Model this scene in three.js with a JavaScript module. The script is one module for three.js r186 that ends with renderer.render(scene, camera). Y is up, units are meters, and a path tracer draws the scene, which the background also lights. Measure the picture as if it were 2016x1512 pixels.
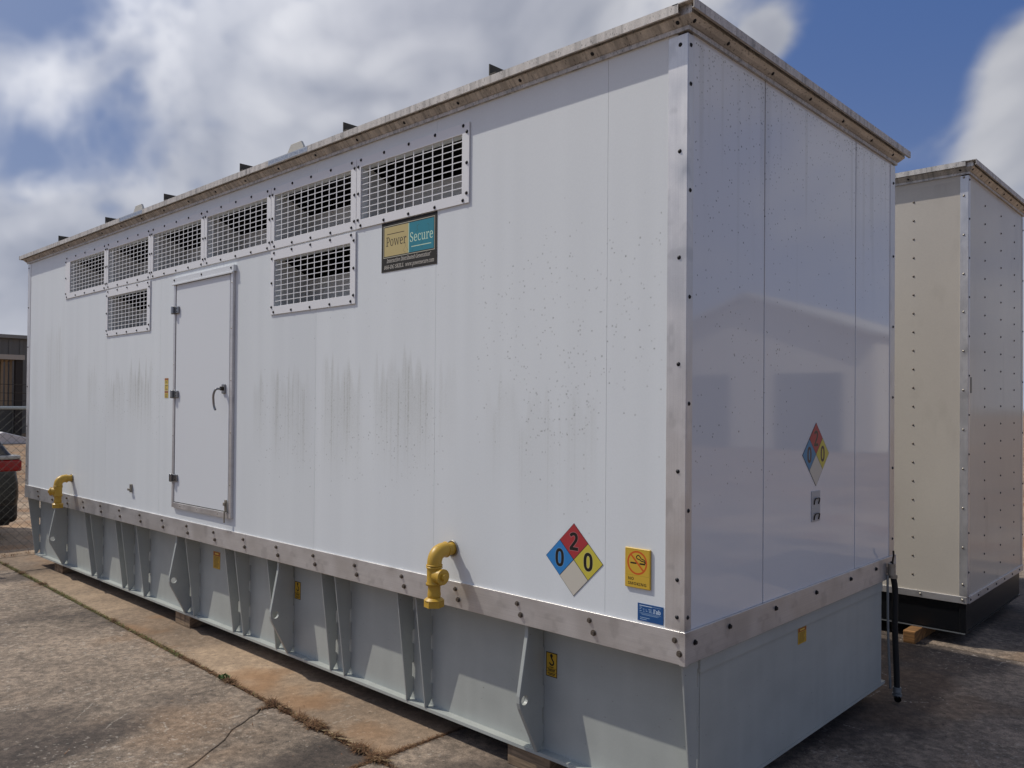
import * as THREE from 'three';
import { mergeGeometries, toCreasedNormals } from 'three/addons/utils/BufferGeometryUtils.js';
import { RoundedBoxGeometry } from 'three/addons/geometries/RoundedBoxGeometry.js';
import { Brush, Evaluator, SUBTRACTION } from 'three-bvh-csg';

// ------------------------------------------------------------------ camera, sky, sun, exposure
const scene = new THREE.Scene();
const YO = 0.955;                                   // ground to the top of the skirt rail
const camera = new THREE.PerspectiveCamera(50.607, 4 / 3, 0.05, 600);
camera.position.set(1.8583, 0.9682 + YO, 3.0767);
camera.rotation.order = 'YXZ';
camera.rotation.set(0.009486, 0.753837, 0.008006);
camera.setViewOffset(2016, 1512, 0, -29.3, 2016, 1512);   // shifted lens: verticals stay parallel

const SUN = new THREE.Vector3(-1.92, 2.7, 1.0).normalize();
const sun = new THREE.DirectionalLight(new THREE.Color(1.0, 0.945, 0.86), 2.85);
sun.position.copy(SUN).multiplyScalar(40).add(new THREE.Vector3(-4, 0, -2));
sun.target.position.set(-4, 0, -2);
sun.castShadow = true; sun.shadow.mapSize.set(4096, 4096); sun.shadow.radius = 1;
Object.assign(sun.shadow.camera, { left: -18, right: 18, top: 18, bottom: -18, near: 1, far: 120 });
sun.shadow.bias = -0.0004;
scene.add(sun, sun.target);

// ------------------------------------------------------------------ noise
let seed = 12345;
const rnd = () => { seed = (seed * 1664525 + 1013904223) >>> 0; return seed / 4294967296; };
const rr = (a, b) => a + (b - a) * rnd();
const PERM = new Float32Array(65536); for (let i = 0; i < 65536; i++) PERM[i] = rnd();
const hsh = (x, y) => PERM[(Math.imul(x, 374761393) + Math.imul(y, 668265263) ^ Math.imul(x + y * 57, 1274126177)) >>> 13 & 65535];
const hash = hsh;
const sm = t => t * t * (3 - 2 * t);
const clamp = (v, a = 0, b = 1) => v < a ? a : v > b ? b : v;
const sstep = (a, b, v) => sm(clamp((v - a) / (b - a)));
const lerp = (a, b, t) => a + (b - a) * t;
function vn(x, y, px = 0, py = 0) {                 // value noise, optional period
  let xi = Math.floor(x), yi = Math.floor(y); const fx = sm(x - xi), fy = sm(y - yi);
  let x1 = xi + 1, y1 = yi + 1;
  if (px) { xi = ((xi % px) + px) % px; x1 = ((x1 % px) + px) % px; }
  if (py) { yi = ((yi % py) + py) % py; y1 = ((y1 % py) + py) % py; }
  const a = hash(xi, yi), b = hash(x1, yi), c = hash(xi, y1), d = hash(x1, y1);
  return a + (b - a) * fx + (c - a) * fy + (a - b - c + d) * fx * fy;
}
function fbm(x, y, o, px = 0, py = 0) {
  let s = 0, a = 0.5, n = 0;
  for (let i = 0; i < o; i++) { s += a * vn(x, y, px, py); n += a; a *= 0.5; x *= 2; y *= 2; px *= 2; py *= 2; }
  return s / n;
}

function puff(x, y, o) {                              // billowing noise with crisp edges
  let t = 0, a = 1, n = 0;
  for (let i = 0; i < o; i++) { const k = vn(x, y); t += a * (i < 2 ? k : .5 * k + .5 * (1 - Math.abs(2 * k - 1))); n += a; a *= .56; const xx = x * 1.62 - y * 1.18 + 3.1; y = x * 1.18 + y * 1.62 + 1.7; x = xx; }
  return t / n;
}
// ------------------------------------------------------------------ sky: blue air with broken cumulus, hazier and brighter round the sun
{
  const w = 2048, h = 1024, data = new Float32Array(w * h * 4);
  const D = (x, y, z) => new THREE.Vector3(x, y, z).normalize();
  // broad cloud masses and clearings seen in the photograph, [direction, angular size, strength]
  const blobs = [
    [D(-.893, .387, -.228), .26, .10], [D(-.80, .40, -.44), .22, .12], [D(-.66, .42, -.62), .18, .20], [D(-.57, .42, -.705), .11, .12], [D(-.93, .15, -.33), .14, .10],
    [D(-.905, .272, -.326), .065, -.26], [D(-.935, .245, -.262), .06, -.20], [D(-.753, .455, -.475), .03, -.26], [D(-.30, .40, -.866), .17, -.36], [D(-.42, .30, -.857), .10, -.22],
    [D(-.400, .400, -.824), .026, .40], [D(-.352, .345, -.870), .022, .22], [D(-.175, .345, -.924), .065, .44], [D(-.215, .27, -.938), .05, .16], [D(-.300, .288, -.909), .040, .30], [D(-.19, .17, -.967), .14, .10],
  ];
  const B = blobs.map(([d, s, k]) => [d.x, d.y, d.z, 1 / (s * s), k]);
  for (let j = 0; j < h; j++) {
    const th = ((j + .5) / h - .5) * Math.PI, sy = Math.sin(th), cy = Math.cos(th);
    for (let i = 0; i < w; i++) {
      const ph = ((i + .5) / w - .5) * 2 * Math.PI, dx = cy * Math.cos(ph), dz = cy * Math.sin(ph), o = (j * w + i) * 4;
      const yy = Math.max(sy, 0), mu = dx * SUN.x + sy * SUN.y + dz * SUN.z;
      const hz = Math.exp(-yy * 5.2), fw = Math.pow(Math.max(0, mu * .5 + .5), 3.2);
      // clear air
      let r = lerp(.024, .36, hz), g = lerp(.090, .43, hz), b = lerp(.30, .56, hz);
      const f2 = fw * fw; r += f2 * .34; g += f2 * .34; b += f2 * .30;
      if (sy > -.05) {
        const q = 1.9 / (yy + .75), u = dx * q, v = dz * q;
        const wx = fbm(u * 1.6 + 7.1, v * 1.6 + 3.7, 3) - .5, wz = fbm(u * 1.6 + 51.3, v * 1.6 + 19.2, 3) - .5;
        const cu = u * 2.6 + wx * .8 + 13.7, cv = v * 2.6 + wz * .8 + 4.4;
        const n = puff(cu, cv, 7), n2 = puff(cu - .22, cv + .12, 4);          // second sample a step towards the sun
        const m = fbm(u * .9 + 31.2 + wx, v * .9 + 9.9 + wz, 3);
        let bias = 0;
        for (const k of B) { const dd = (dx - k[0]) ** 2 + (sy - k[1]) ** 2 + (dz - k[2]) ** 2; bias += k[4] * Math.exp(-dd * k[3]); }
        const base = (m - .5) * .45 + bias - .485 + .05 * hz, den = n + base;
        const cov = sstep(-.10, .15, den) * .95;
        const thick = sstep(.04, .42, n2 + base + (n - .5) * .25);
        const lit = clamp(.46 + (n - n2) * 2.6 + (vn(cu * 1.3 + 5, cv * 1.3) - .5) * .35);
        let cr = lerp(.28, .62, lit) * lerp(1.04, .80, thick), cg = lerp(.305, .625, lit) * lerp(1.04, .81, thick), cb = lerp(.375, .66, lit) * lerp(1.04, .85, thick);
        const gl = .84 + 2.0 * Math.pow(Math.max(0, mu), 4) + f2 * .7;
        cr *= gl; cg *= gl; cb *= gl;
        cr = lerp(cr, .46, hz * .45); cg = lerp(cg, .49, hz * .45); cb = lerp(cb, .555, hz * .45);
        r = lerp(r, cr, cov); g = lerp(g, cg, cov); b = lerp(b, cb, cov);
      } else { r = .22; g = .21; b = .19; }
      data[o] = r; data[o + 1] = g; data[o + 2] = b; data[o + 3] = 1;
    }
  }
  const t = new THREE.DataTexture(data, w, h, THREE.RGBAFormat, THREE.FloatType);
  t.mapping = THREE.EquirectangularReflectionMapping; t.magFilter = t.minFilter = THREE.LinearFilter; t.wrapS = THREE.RepeatWrapping; t.needsUpdate = true;
  scene.background = t; scene.environment = t;
}
const renderer = new THREE.WebGLRenderer({ antialias: true });
renderer.toneMapping = THREE.LinearToneMapping; renderer.toneMappingExposure = 1.0;
renderer.shadowMap.enabled = true; renderer.shadowMap.type = THREE.PCFSoftShadowMap;

// ------------------------------------------------------------------ textures
function tex(w, h, fn, srgb = true) {
  const d = new Uint8Array(w * h * 4);
  for (let j = 0; j < h; j++) for (let i = 0; i < w; i++) {
    const c = fn(i, j), o = (j * w + i) * 4;
    if (typeof c === 'number') { d[o] = d[o + 1] = d[o + 2] = clamp(c, 0, 255); } else { d[o] = clamp(c[0], 0, 255); d[o + 1] = clamp(c[1], 0, 255); d[o + 2] = clamp(c[2], 0, 255); }
    d[o + 3] = 255;
  }
  const t = new THREE.DataTexture(d, w, h, THREE.RGBAFormat); t.userData.px = d;
  if (srgb) t.colorSpace = THREE.SRGBColorSpace;
  t.wrapS = t.wrapT = THREE.RepeatWrapping; t.magFilter = THREE.LinearFilter; t.minFilter = THREE.LinearMipmapLinearFilter; t.generateMipmaps = true; t.anisotropy = 8; t.needsUpdate = true;
  return t;
}
function speck(t, w, h, x, y, r, col, a) {           // a fly speck or chip drawn into a texture
  const d = t.userData.px || t.image.data;
  for (let j = Math.floor(y - r - 1); j <= y + r + 1; j++) for (let i = Math.floor(x - r - 1); i <= x + r + 1; i++) {
    if (i < 0 || j < 0 || i >= w || j >= h) continue;
    const k = a * clamp(r + .6 - Math.hypot(i - x, j - y)); if (k <= 0) continue;
    const o = (j * w + i) * 4; for (let c = 0; c < 3; c++) d[o + c] = lerp(d[o + c], col[c], k);
  }
}
// long wall, 8.9 x 2.6 m: white glass-fibre sheet with mildew runs and specks where the photograph shows them
const WW = 2048, WH = 598, wx2 = x => (x + 8.9) / 8.9 * WW, wy2 = y => y / 2.6 * WH;
const RUNS = [ // x0, x1, top, bottom, strength
  [-8.25, -7.75, 1.95, .75, .30], [-7.55, -7.25, 1.6, .7, .28], [-6.95, -6.75, 1.45, .75, .5], [-6.45, -6.05, 1.42, .62, .55], [-5.95, -5.45, 1.45, .66, .62], [-5.35, -5.1, 1.3, .8, .25],
  [-3.64, -3.50, 1.32, .6, .42], [-3.40, -2.92, 1.34, .5, .55], [-2.74, -2.36, 1.38, .45, .60], [-2.18, -1.66, 1.38, .5, .62], [-1.60, -1.46, 1.3, .5, .30], [-1.2, -1.0, 1.25, .5, .26], [-.98, -.72, 1.15, .3, .30], [-.66, -.5, 1.2, .4, .22], [-8.7, -8.5, 1.9, .6, .18], [-4.3, -4.2, 1.0, .3, .0],
];
const tWall = tex(WW, WH, (i, j) => {
  const x = i / WW * 8.9 - 8.9, y = j / WH * 2.6;
  const pan = Math.floor((x + .424) / 1.21), pv = hash(pan + 50, 3) * 5 - 2.5;
  const cl = (fbm(x * 1.3 + 3, y * .7 + 8, 3) - .5) * 8, gr = (hash(i, j) - .5) * 3, vs = (vn(x * 14, y * .6) - .5) * 4;
  let r = 222 + pv + cl + gr + vs, g = 226 + pv + cl + gr + vs, b = 226 + pv + cl * .8 + gr + vs, dirt = 0;
  for (const [x0, x1, t, bo, s] of RUNS) {
    if (x < x0 - .06 || x > x1 + .06) continue;
    const side = sstep(x0 - .06, x0 + .05, x) * (1 - sstep(x1 - .05, x1 + .06, x));
    const n1 = vn(x * 55 + 5, y * .9), n2 = vn(x * 130, y * 1.6 + 4);
    const top = t - .28 * vn(x * 34 + 9, 2.2) - .05 * n2, up = sstep(top + .03, top - .10, y), dn = sstep(bo - .1, bo + .55, y);
    dirt += s * side * up * dn * (.35 * fbm(x * 6, y * 3 + 8, 3) + .55 * sstep(.42, .85, n1) * sstep(.2, .8, n2) + .10) * (.55 + .9 * hash(i * 3 + 1, j));
  }
  dirt = Math.min(dirt * .5, .55);
  return [lerp(r, 118, dirt), lerp(g, 116, dirt), lerp(b, 100, dirt)];
});
{
  const zones = [[-3.6, -1.55, .25, 1.3, 330, .9], [-6.9, -5.2, .6, 1.35, 170, .9], [-1.3, -.12, .55, 2.15, 330, .9], [-.95, -.45, .3, 1.5, 130, 1], [-8.6, -5.2, .3, 2.0, 120, .6], [-4.0, -1.4, 1.3, 2.0, 60, .5]];
  for (const [x0, x1, y0, y1, n, a] of zones) for (let k = 0; k < n; k++) {
    const g = (rnd() + rnd() + rnd()) / 3, xx = lerp(x0, x1, rnd()), yv = lerp(y0, y1, g);
    speck(tWall, WW, WH, wx2(xx), wy2(yv), rr(.2, .62), [78, 78, 72], rr(.2, .75) * a);
  }
}
// end wall, 2.635 x 2.6 m
const EW = 1024;
const tEnd = tex(EW, EW, (i, j) => {
  const x = i / EW * 2.635, y = j / EW * 2.6, cl = (fbm(x * 1.7 + 30, y + 2, 3) - .5) * 7, gr = (hash(i, j + 77) - .5) * 3;
  const run = sstep(.55, .85, vn(x * 26, y * .8)) * sstep(1.7, 2.6, y + .5 * vn(x * 9, 5)) * (.4 + .8 * hash(i * 5, j)) * .16;
  return [lerp(221 + cl + gr, 130, run), lerp(223 + cl + gr, 128, run), lerp(225 + cl + gr, 112, run)];
});
for (let k = 0; k < 900; k++) { const t = rnd(), y = 2.6 - 1.9 * t * t * rnd() - .02, x = rnd() * 2.6; speck(tEnd, EW, EW, x / 2.635 * EW, y / 2.6 * EW, rr(.5, 1.5), [62, 60, 54], rr(.3, .9)); }
for (let k = 0; k < 220; k++) speck(tEnd, EW, EW, rnd() * 420, rr(.5, 2.4) / 2.6 * EW, rr(.5, 1.4), [62, 60, 54], rr(.3, .9));
// concrete, 8 m tiles
function concrete(o) {
  const N = 2048, P = 8;
  const t = tex(N, N, (i, j) => {
    const x = i / N, y = j / N;
    const big = fbm(x * P, y * P, 4, P, P), mid = fbm(x * 32 + 3, y * 32 + 5, 4, 32, 32), fine = fbm(x * 256, y * 256, 3, 256, 256), gr = hash(i, j) - .5;
    const rust = sstep(.52, .74, fbm(x * 12 + 4, y * 12 + 1, 4, 12, 12)) * o.rust, dark = sstep(.46, .66, fbm(x * 10 + 8, y * 5 + 2, 5, 10, 5)) * o.dark;
    let v = o.v + (big - .5) * 46 + (mid - .5) * 30 + (fine - .5) * 70 * o.fine + gr * 48 * o.fine;
    let r = v * o.c[0], g = v * o.c[1], b = v * o.c[2];
    r = lerp(r, r * .60, dark); g = lerp(g, g * .59, dark); b = lerp(b, b * .60, dark);
    r = lerp(r, 142, rust * .7); g = lerp(g, 100, rust * .7); b = lerp(b, 62, rust * .7);
    const agg = sstep(.80, .88, vn(x * 420, y * 420, 420, 420)) * sstep(.45, .65, fbm(x * 14, y * 14 + 6, 3, 14, 14)) * o.agg;
    return [lerp(r, 196, agg), lerp(g, 190, agg), lerp(b, 178, agg)];
  });
  for (let k = 0; k < o.chips; k++) { const x = rnd() * N, y = rnd() * N; if (fbm(x / N * 9 + 2, y / N * 9 + 7, 3) < .38 + .35 * rnd()) continue; speck(t, N, N, x, y, rr(.3, 1.05), [208, 200, 188], rr(.35, .95)); }
  for (let k = 0; k < o.chips * .5; k++) speck(t, N, N, rnd() * N, rnd() * N, rr(.5, 1.8), [62, 54, 44], rr(.3, .8));
  for (let k = 0; k < o.scuffs; k++) {                // pale scrape marks
    let x = rnd() * N, y = rnd() * N, a = rr(0, 6.28), n = rr(12, 60);
    for (let q = 0; q < n; q++) { x += Math.cos(a) * 1.2; y += Math.sin(a) * 1.2; a += rr(-.12, .12); if (rnd() < .75) speck(t, N, N, x + rr(-1.2, 1.2), y + rr(-1.2, 1.2), rr(.4, 1.3), [190, 184, 172], rr(.2, .7)); }
  }
  return t;
}
const tConcA = concrete({ v: 118, c: [1.08, .96, .83], rust: .30, dark: .95, agg: .40, fine: 1, chips: 11000, scuffs: 150 });
const tConcB = concrete({ v: 142, c: [1.10, .95, .78], rust: .75, dark: .35, agg: .2, fine: .62, chips: 1800, scuffs: 70 });
const bConc = tex(1024, 1024, (i, j) => 128 + (fbm(i / 1024 * 64, j / 1024 * 64, 4, 64, 64) - .5) * 120 + (hash(i, j) - .5) * 60, false);
// aluminium with smudges and oxide, 2 m tiles
const tAlu = tex(1024, 512, (i, j) => {
  const x = i / 1024, y = j / 512, sm1 = fbm(x * 16, y * 10, 4, 16, 10), br = vn(x * 8, y * 320, 8, 320), st = sstep(.62, .8, fbm(x * 22 + 5, y * 14, 3, 22, 14));
  let v = 212 + (sm1 - .5) * 26 + (br - .5) * 9 + (hash(i, j) - .5) * 8; v = lerp(v, 168, st * .28);
  return [v * 1.0, v * .985, v * .97];
});
const rAlu = tex(512, 256, (i, j) => 165 + (fbm(i / 512 * 16, j / 256 * 10, 4, 16, 10) - .5) * 70, false);
// weathered galvanised fascia, speckled
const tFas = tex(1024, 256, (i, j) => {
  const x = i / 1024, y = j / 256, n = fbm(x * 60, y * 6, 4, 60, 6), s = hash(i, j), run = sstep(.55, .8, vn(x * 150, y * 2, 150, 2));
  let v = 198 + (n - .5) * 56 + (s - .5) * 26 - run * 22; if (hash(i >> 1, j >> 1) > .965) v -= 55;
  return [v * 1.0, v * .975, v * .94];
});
const tPaint = tex(512, 512, (i, j) => { const n = fbm(i / 512 * 6, j / 512 * 6, 5, 6, 6), s = vn(i / 512 * 40, j / 512 * 3, 40, 3); const v = 175 + (n - .5) * 18 + (s - .5) * 6 + (hash(i, j) - .5) * 5; return [v * .98, v * 1.0, v * .965]; });
for (let k = 0; k < 60; k++) speck(tPaint, 512, 512, rnd() * 512, rnd() * 512, rr(.3, .9), [80, 70, 58], rr(.3, .8));
const tWood = tex(512, 256, (i, j) => {
  const x = i / 512, y = j / 256, g = fbm(x * 4 + fbm(x * 3, y * 6, 3) * .6, y * 46, 4), st = sstep(.5, .75, fbm(x * 9 + 4, y * 5, 4));
  const v = .80 + .55 * (g - .5) + (hash(i, j) - .5) * .10; return [lerp(172 * v, 84, st * .45), lerp(146 * v, 66, st * .45), lerp(116 * v, 50, st * .45)];
});
const M = (o) => new THREE.MeshStandardMaterial(o);
const mat = {
  wall: new THREE.MeshPhysicalMaterial({ map: tWall, roughness: .42, specularIntensity: .8 }),
  end: new THREE.MeshPhysicalMaterial({ map: tEnd, roughness: .5, clearcoat: 1, clearcoatRoughness: .05 }),
  white: M({ color: 0xdcdfe0, roughness: .45 }), ventWhite: M({ color: 0xe4e4e4, roughness: .5 }),
  duct: M({ color: 0xc6c6c2, roughness: .6, side: THREE.DoubleSide }), black: M({ color: 0x060606, roughness: .9, side: THREE.DoubleSide }),
  alu: M({ map: tAlu, metalness: .72, roughness: .62, roughnessMap: rAlu }),
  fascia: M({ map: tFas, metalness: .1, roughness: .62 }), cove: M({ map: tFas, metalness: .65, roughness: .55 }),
  screw: M({ color: 0x2a2a2c, metalness: .6, roughness: .5 }), bolt: M({ color: 0x6f665c, metalness: .7, roughness: .55 }), zinc: M({ color: 0x9a9488, metalness: .8, roughness: .45 }),
  tank: M({ map: tPaint, roughness: .42 }), weld: M({ color: 0xb9bcba, roughness: .6 }),
  yellow: M({ color: new THREE.Color().setRGB(.52, .315, .035), roughness: .42 }), yellowDark: M({ color: new THREE.Color().setRGB(.40, .24, .03), roughness: .5 }),
  wood: M({ map: tWood, roughness: .85 }), freshWood: M({ map: tWood, color: 0xffd9a0, roughness: .8 }),
  rubber: M({ color: 0x111112, roughness: .6 }), chrome: M({ color: 0x8d8d8d, metalness: 1, roughness: .28 }), darkMetal: M({ color: 0x3b3632, metalness: .7, roughness: .5 }),
  bracket: M({ color: 0x4a463e, roughness: .8 }), lug: M({ color: 0xb9b6ac, roughness: .6, metalness: .2 }),
  galv: M({ color: 0x8f9496, metalness: .7, roughness: .5 }), steelBlack: M({ color: 0x0c0e12, roughness: .35 }),
};
for (const k of ['alu', 'cove', 'fascia']) mat[k].side = THREE.FrontSide;

// ------------------------------------------------------------------ builders
const used = {};
const numbered = n => { const k = used[n] = (used[n] ?? -1) + 1; return k ? `${n}_${String(k).padStart(3, '0')}` : n; };
const shadow = m => { m.castShadow = m.receiveShadow = true; return m; };
function thing(name, label, category, base, group) {  // group at the thing's base; parts are written in rail coordinates (y = 0 at the rail top)
  const g = new THREE.Group(); g.name = numbered(name); g.position.set(...base); g.userData = { label, category }; if (group) g.userData.group = group;
  g.off = new THREE.Vector3(0, YO, 0).sub(g.position); scene.add(g); return g;
}
function part(name, geo, m, root, pos, label) {
  const o = shadow(new THREE.Mesh(geo, m)); o.name = name; o.position.copy(root.off); if (pos) o.position.add(pos); if (label) o.userData.label = label; root.add(o); return o;
}
function sub(name, geo, m, parent, pos) { const o = shadow(new THREE.Mesh(geo, m)); o.name = name; if (pos) o.position.copy(pos); parent.add(o); return o; }
function single(name, geo, m, label, category, group, kind) {
  const o = shadow(new THREE.Mesh(geo, m)); o.name = numbered(name); if (kind) { o.userData.kind = kind; if (label) { o.userData.label = label; o.userData.category = category; } } else o.userData = { label, category }; if (group) o.userData.group = group; scene.add(o); return o;
}
const V = (x, y, z) => new THREE.Vector3(x, y, z);
const clean = g => { const n = g.index ? g.toNonIndexed() : g; for (const k of Object.keys(n.attributes)) if (!['position', 'normal', 'uv'].includes(k)) n.deleteAttribute(k); n.clearGroups(); return n; };
const merge = a => mergeGeometries(a.map(clean));
function box(x0, x1, y0, y1, z0, z1) { const g = new THREE.BoxGeometry(x1 - x0, y1 - y0, z1 - z0); g.translate((x0 + x1) / 2, (y0 + y1) / 2, (z0 + z1) / 2); return metric(g); }
function rbox(x0, x1, y0, y1, z0, z1, r = .003, s = 1) { const g = new RoundedBoxGeometry(x1 - x0, y1 - y0, z1 - z0, s, r); g.translate((x0 + x1) / 2, (y0 + y1) / 2, (z0 + z1) / 2); return metric(g); }
function metric(g, s = .5) {                          // uv in metres by the dominant normal
  const p = g.attributes.position, n = g.attributes.normal, uv = new Float32Array(p.count * 2);
  for (let i = 0; i < p.count; i++) {
    const ax = Math.abs(n.getX(i)), ay = Math.abs(n.getY(i)), az = Math.abs(n.getZ(i)); let u, v;
    if (az >= ax && az >= ay) { u = p.getX(i); v = p.getY(i); } else if (ax >= ay) { u = p.getZ(i); v = p.getY(i); } else { u = p.getX(i); v = p.getZ(i); }
    uv[2 * i] = u * s; uv[2 * i + 1] = v * s * 2;
  }
  g.setAttribute('uv', new THREE.BufferAttribute(uv, 2)); return g;
}
const upright = g => { const uv = g.attributes.uv; for (let i = 0; i < uv.count; i++) { const u = uv.getX(i); uv.setXY(i, uv.getY(i) * .5, u * 2); } return g; };
function planar(g, fu, fv) { const p = g.attributes.position, uv = new Float32Array(p.count * 2); for (let i = 0; i < p.count; i++) { uv[2 * i] = fu(p.getX(i), p.getY(i), p.getZ(i)); uv[2 * i + 1] = fv(p.getX(i), p.getY(i), p.getZ(i)); } g.setAttribute('uv', new THREE.BufferAttribute(uv, 2)); return g; }
function sweep(prof, along, a0, a1) {                 // closed profile [d, y] along 'x' (outwards +z) or 'z' (outwards +x), ends given as functions of d
  const n = prof.length, pos = [], P = (d, y, a) => along === 'x' ? [a, y, d] : [d, y, a];
  const tri = (A, B, C) => pos.push(...A, ...B, ...C);
  for (let i = 0; i < n; i++) {
    const [d0, y0] = prof[i], [d1, y1] = prof[(i + 1) % n];
    const A = P(d0, y0, a0(d0)), B = P(d1, y1, a0(d1)), C = P(d1, y1, a1(d1)), D = P(d0, y0, a1(d0));
    tri(A, B, C); tri(A, C, D);
  }
  const f = THREE.ShapeUtils.triangulateShape(prof.map(p => new THREE.Vector2(...p)), []);
  for (const [a, b, c] of f) { const q = k => P(...prof[k], a0(prof[k][0])), w = k => P(...prof[k], a1(prof[k][0])); tri(q(a), q(b), q(c)); tri(w(a), w(c), w(b)); }
  const g = new THREE.BufferGeometry(); g.setAttribute('position', new THREE.Float32BufferAttribute(pos, 3)); g.computeVertexNormals(); return metric(g);
}
function plate(pts, holes, t, x) {                    // outline [z, y] in a plane across x, thickness t, from x - t to x
  const s = new THREE.Shape(pts.map(([z, y]) => new THREE.Vector2(-z, y)));
  for (const [z, y, r] of holes) { const h = new THREE.Path(); h.absarc(-z, y, r, 0, Math.PI * 2, true); s.holes.push(h); }
  const g = new THREE.ExtrudeGeometry(s, { depth: t - .004, bevelEnabled: true, bevelThickness: .002, bevelSize: .002, bevelOffset: -.002, bevelSegments: 1, curveSegments: 10 });
  g.translate(0, 0, -t + .002); g.rotateY(Math.PI / 2); g.translate(x, 0, 0); return metric(g);
}
const screwGeo = (() => { const g = new THREE.LatheGeometry([[0, .007], [.004, .0065], [.007, .004], [.0095, .0015], [.0105, 0]].map(p => new THREE.Vector2(...p)), 8); g.rotateX(Math.PI / 2); return clean(g); })();
const screwX = screwGeo.clone().rotateY(Math.PI / 2), screwC = screwGeo.clone().rotateX(.85), screwCX = screwC.clone().rotateY(Math.PI / 2);
function screws(parent, pts, m, face = 'z', s = 1, name = 'screw') { for (const p of pts) { const o = sub(name, { z: screwGeo, x: screwX, c: screwC, cx: screwCX }[face], m, parent, V(...p)); if (s !== 1) o.scale.setScalar(s); } }
const boltGeo = (() => { const a = new THREE.CylinderGeometry(.009, .009, .009, 6); a.translate(0, .006, 0); const b = new THREE.CylinderGeometry(.013, .013, .003, 10); b.translate(0, .0015, 0); const g = mergeGeometries([clean(a), clean(b)]); g.rotateX(Math.PI / 2); return g; })();
const boltGeoX = boltGeo.clone().rotateY(Math.PI / 2);
function canvasTex(w, h, draw) { const c = document.createElement('canvas'); c.width = w; c.height = h; draw(c.getContext('2d'), w, h); const t = new THREE.CanvasTexture(c); t.colorSpace = THREE.SRGBColorSpace; t.anisotropy = 8; return t; }
function fit(c, s, x, y, wmax, px, font, weight = '') { c.font = `${weight} ${px}px ${font}`; const w = c.measureText(s).width; c.save(); c.translate(x, y); c.scale(wmax / w, 1); c.fillText(s, 0, 0); c.restore(); }
const decal = (t, r = .4) => M({ map: t, roughness: r });

// ================================================================== GROUND
{
  const g = new THREE.PlaneGeometry(700, 700); g.rotateX(-Math.PI / 2); g.translate(0, -.032, 0); planar(g, x => x / 8, (x, y, z) => z / 8);
  single('ground', g, M({ map: tConcB, color: 0xe6ddd0, roughness: .95 }), null, null, null, 'structure');
}
const JA = Math.atan2(.19, 7.6), JO = V(-1.70, 0, .335);           // joint direction and crossing
const toW = (u, v) => [JO.x + u * Math.cos(JA) + v * Math.sin(JA), JO.z + u * Math.sin(JA) - v * Math.cos(JA)];   // v runs away behind the joint (-z)
const slabMatA = M({ map: tConcA, bumpMap: bConc, bumpScale: .0022, roughness: .92 }), slabMatB = M({ map: tConcB, bumpMap: bConc, bumpScale: .002, roughness: .92 });
const pavement = new THREE.Group(); pavement.name = 'pavement'; pavement.userData.kind = 'structure'; scene.add(pavement);
function slab(pts, m, ou, ov, dy = 0) {
  const s = new THREE.Shape(pts.map(([u, v]) => { const [x, z] = toW(u, v); return new THREE.Vector2(x, -z); }));
  const g = new THREE.ExtrudeGeometry(s, { depth: .026, bevelEnabled: true, bevelThickness: .004, bevelSize: .004, bevelOffset: -.004, bevelSegments: 1 });
  g.rotateX(-Math.PI / 2); g.translate(0, -.030 + dy, 0); const o = shadow(new THREE.Mesh(planar(g, (x) => x / 8 + ou, (x, y, z) => z / 8 + ov), m)); o.name = 'concrete_slab'; pavement.add(o);
}
const rectP = (u0, u1, v0, v1) => { const e = .011; return [[u0 + e, v0 + e], [u1 - e, v0 + e], [u1 - e, v1 - e], [u0 + e, v1 - e]]; };
// the slab in front of the machine, broken by one crack
{
  const ck = [[-1.085, -.011], [-1.10, -.06], [-1.115, -.09], [-1.06, -.14], [-1.02, -.22], [-.975, -.28], [-.93, -.37], [-.82, -.47], [-.765, -.545], [-.73, -.60], [-.62, -.75], [-.55, -.95], [-.38, -1.4], [-.35, -2.2], [-.1, -3.4], [-.2, -4.989]];
  const wd = i => i < 4 ? .004 : .0028;
  slab([[-7.889, -4.989], ...ck.map(([u, v], i) => [u - wd(i), v]).reverse(), [-7.889, -.011]], slabMatA, .13, .31);
  slab([...ck.map(([u, v], i) => [u + wd(i), v]), [-.011, -4.989], [-.011, -.011]], slabMatA, .13, .31, -.001);
}
for (const [u0, u1, v0, v1, m, a, b] of [
  [-7.9, 0, 0, 4.55, slabMatB, .0, .62], [0, 7.9, 0, 4.55, slabMatA, .41, .12], [0, 7.9, -5, 0, slabMatA, .77, .5], [-15.8, -7.9, 0, 4.55, slabMatB, .3, .2], [-15.8, -7.9, -5, 0, slabMatB, .55, .7],
  [-7.9, 0, 4.55, 9.1, slabMatB, .2, .9], [0, 7.9, 4.55, 9.1, slabMatA, .9, .3], [-15.8, -7.9, 4.55, 9.1, slabMatB, .6, .4], [7.9, 15.8, 0, 4.55, slabMatA, .15, .8], [7.9, 15.8, 4.55, 9.1, slabMatA, .5, .15], [0, 7.9, 9.1, 13.6, slabMatB, .1, .1], [7.9, 15.8, 9.1, 13.6, slabMatB, .7, .6], [7.9, 15.8, -5, 0, slabMatA, .35, .95],
]) slab(rectP(u0, u1, v0, v1), m, a, b);

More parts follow.
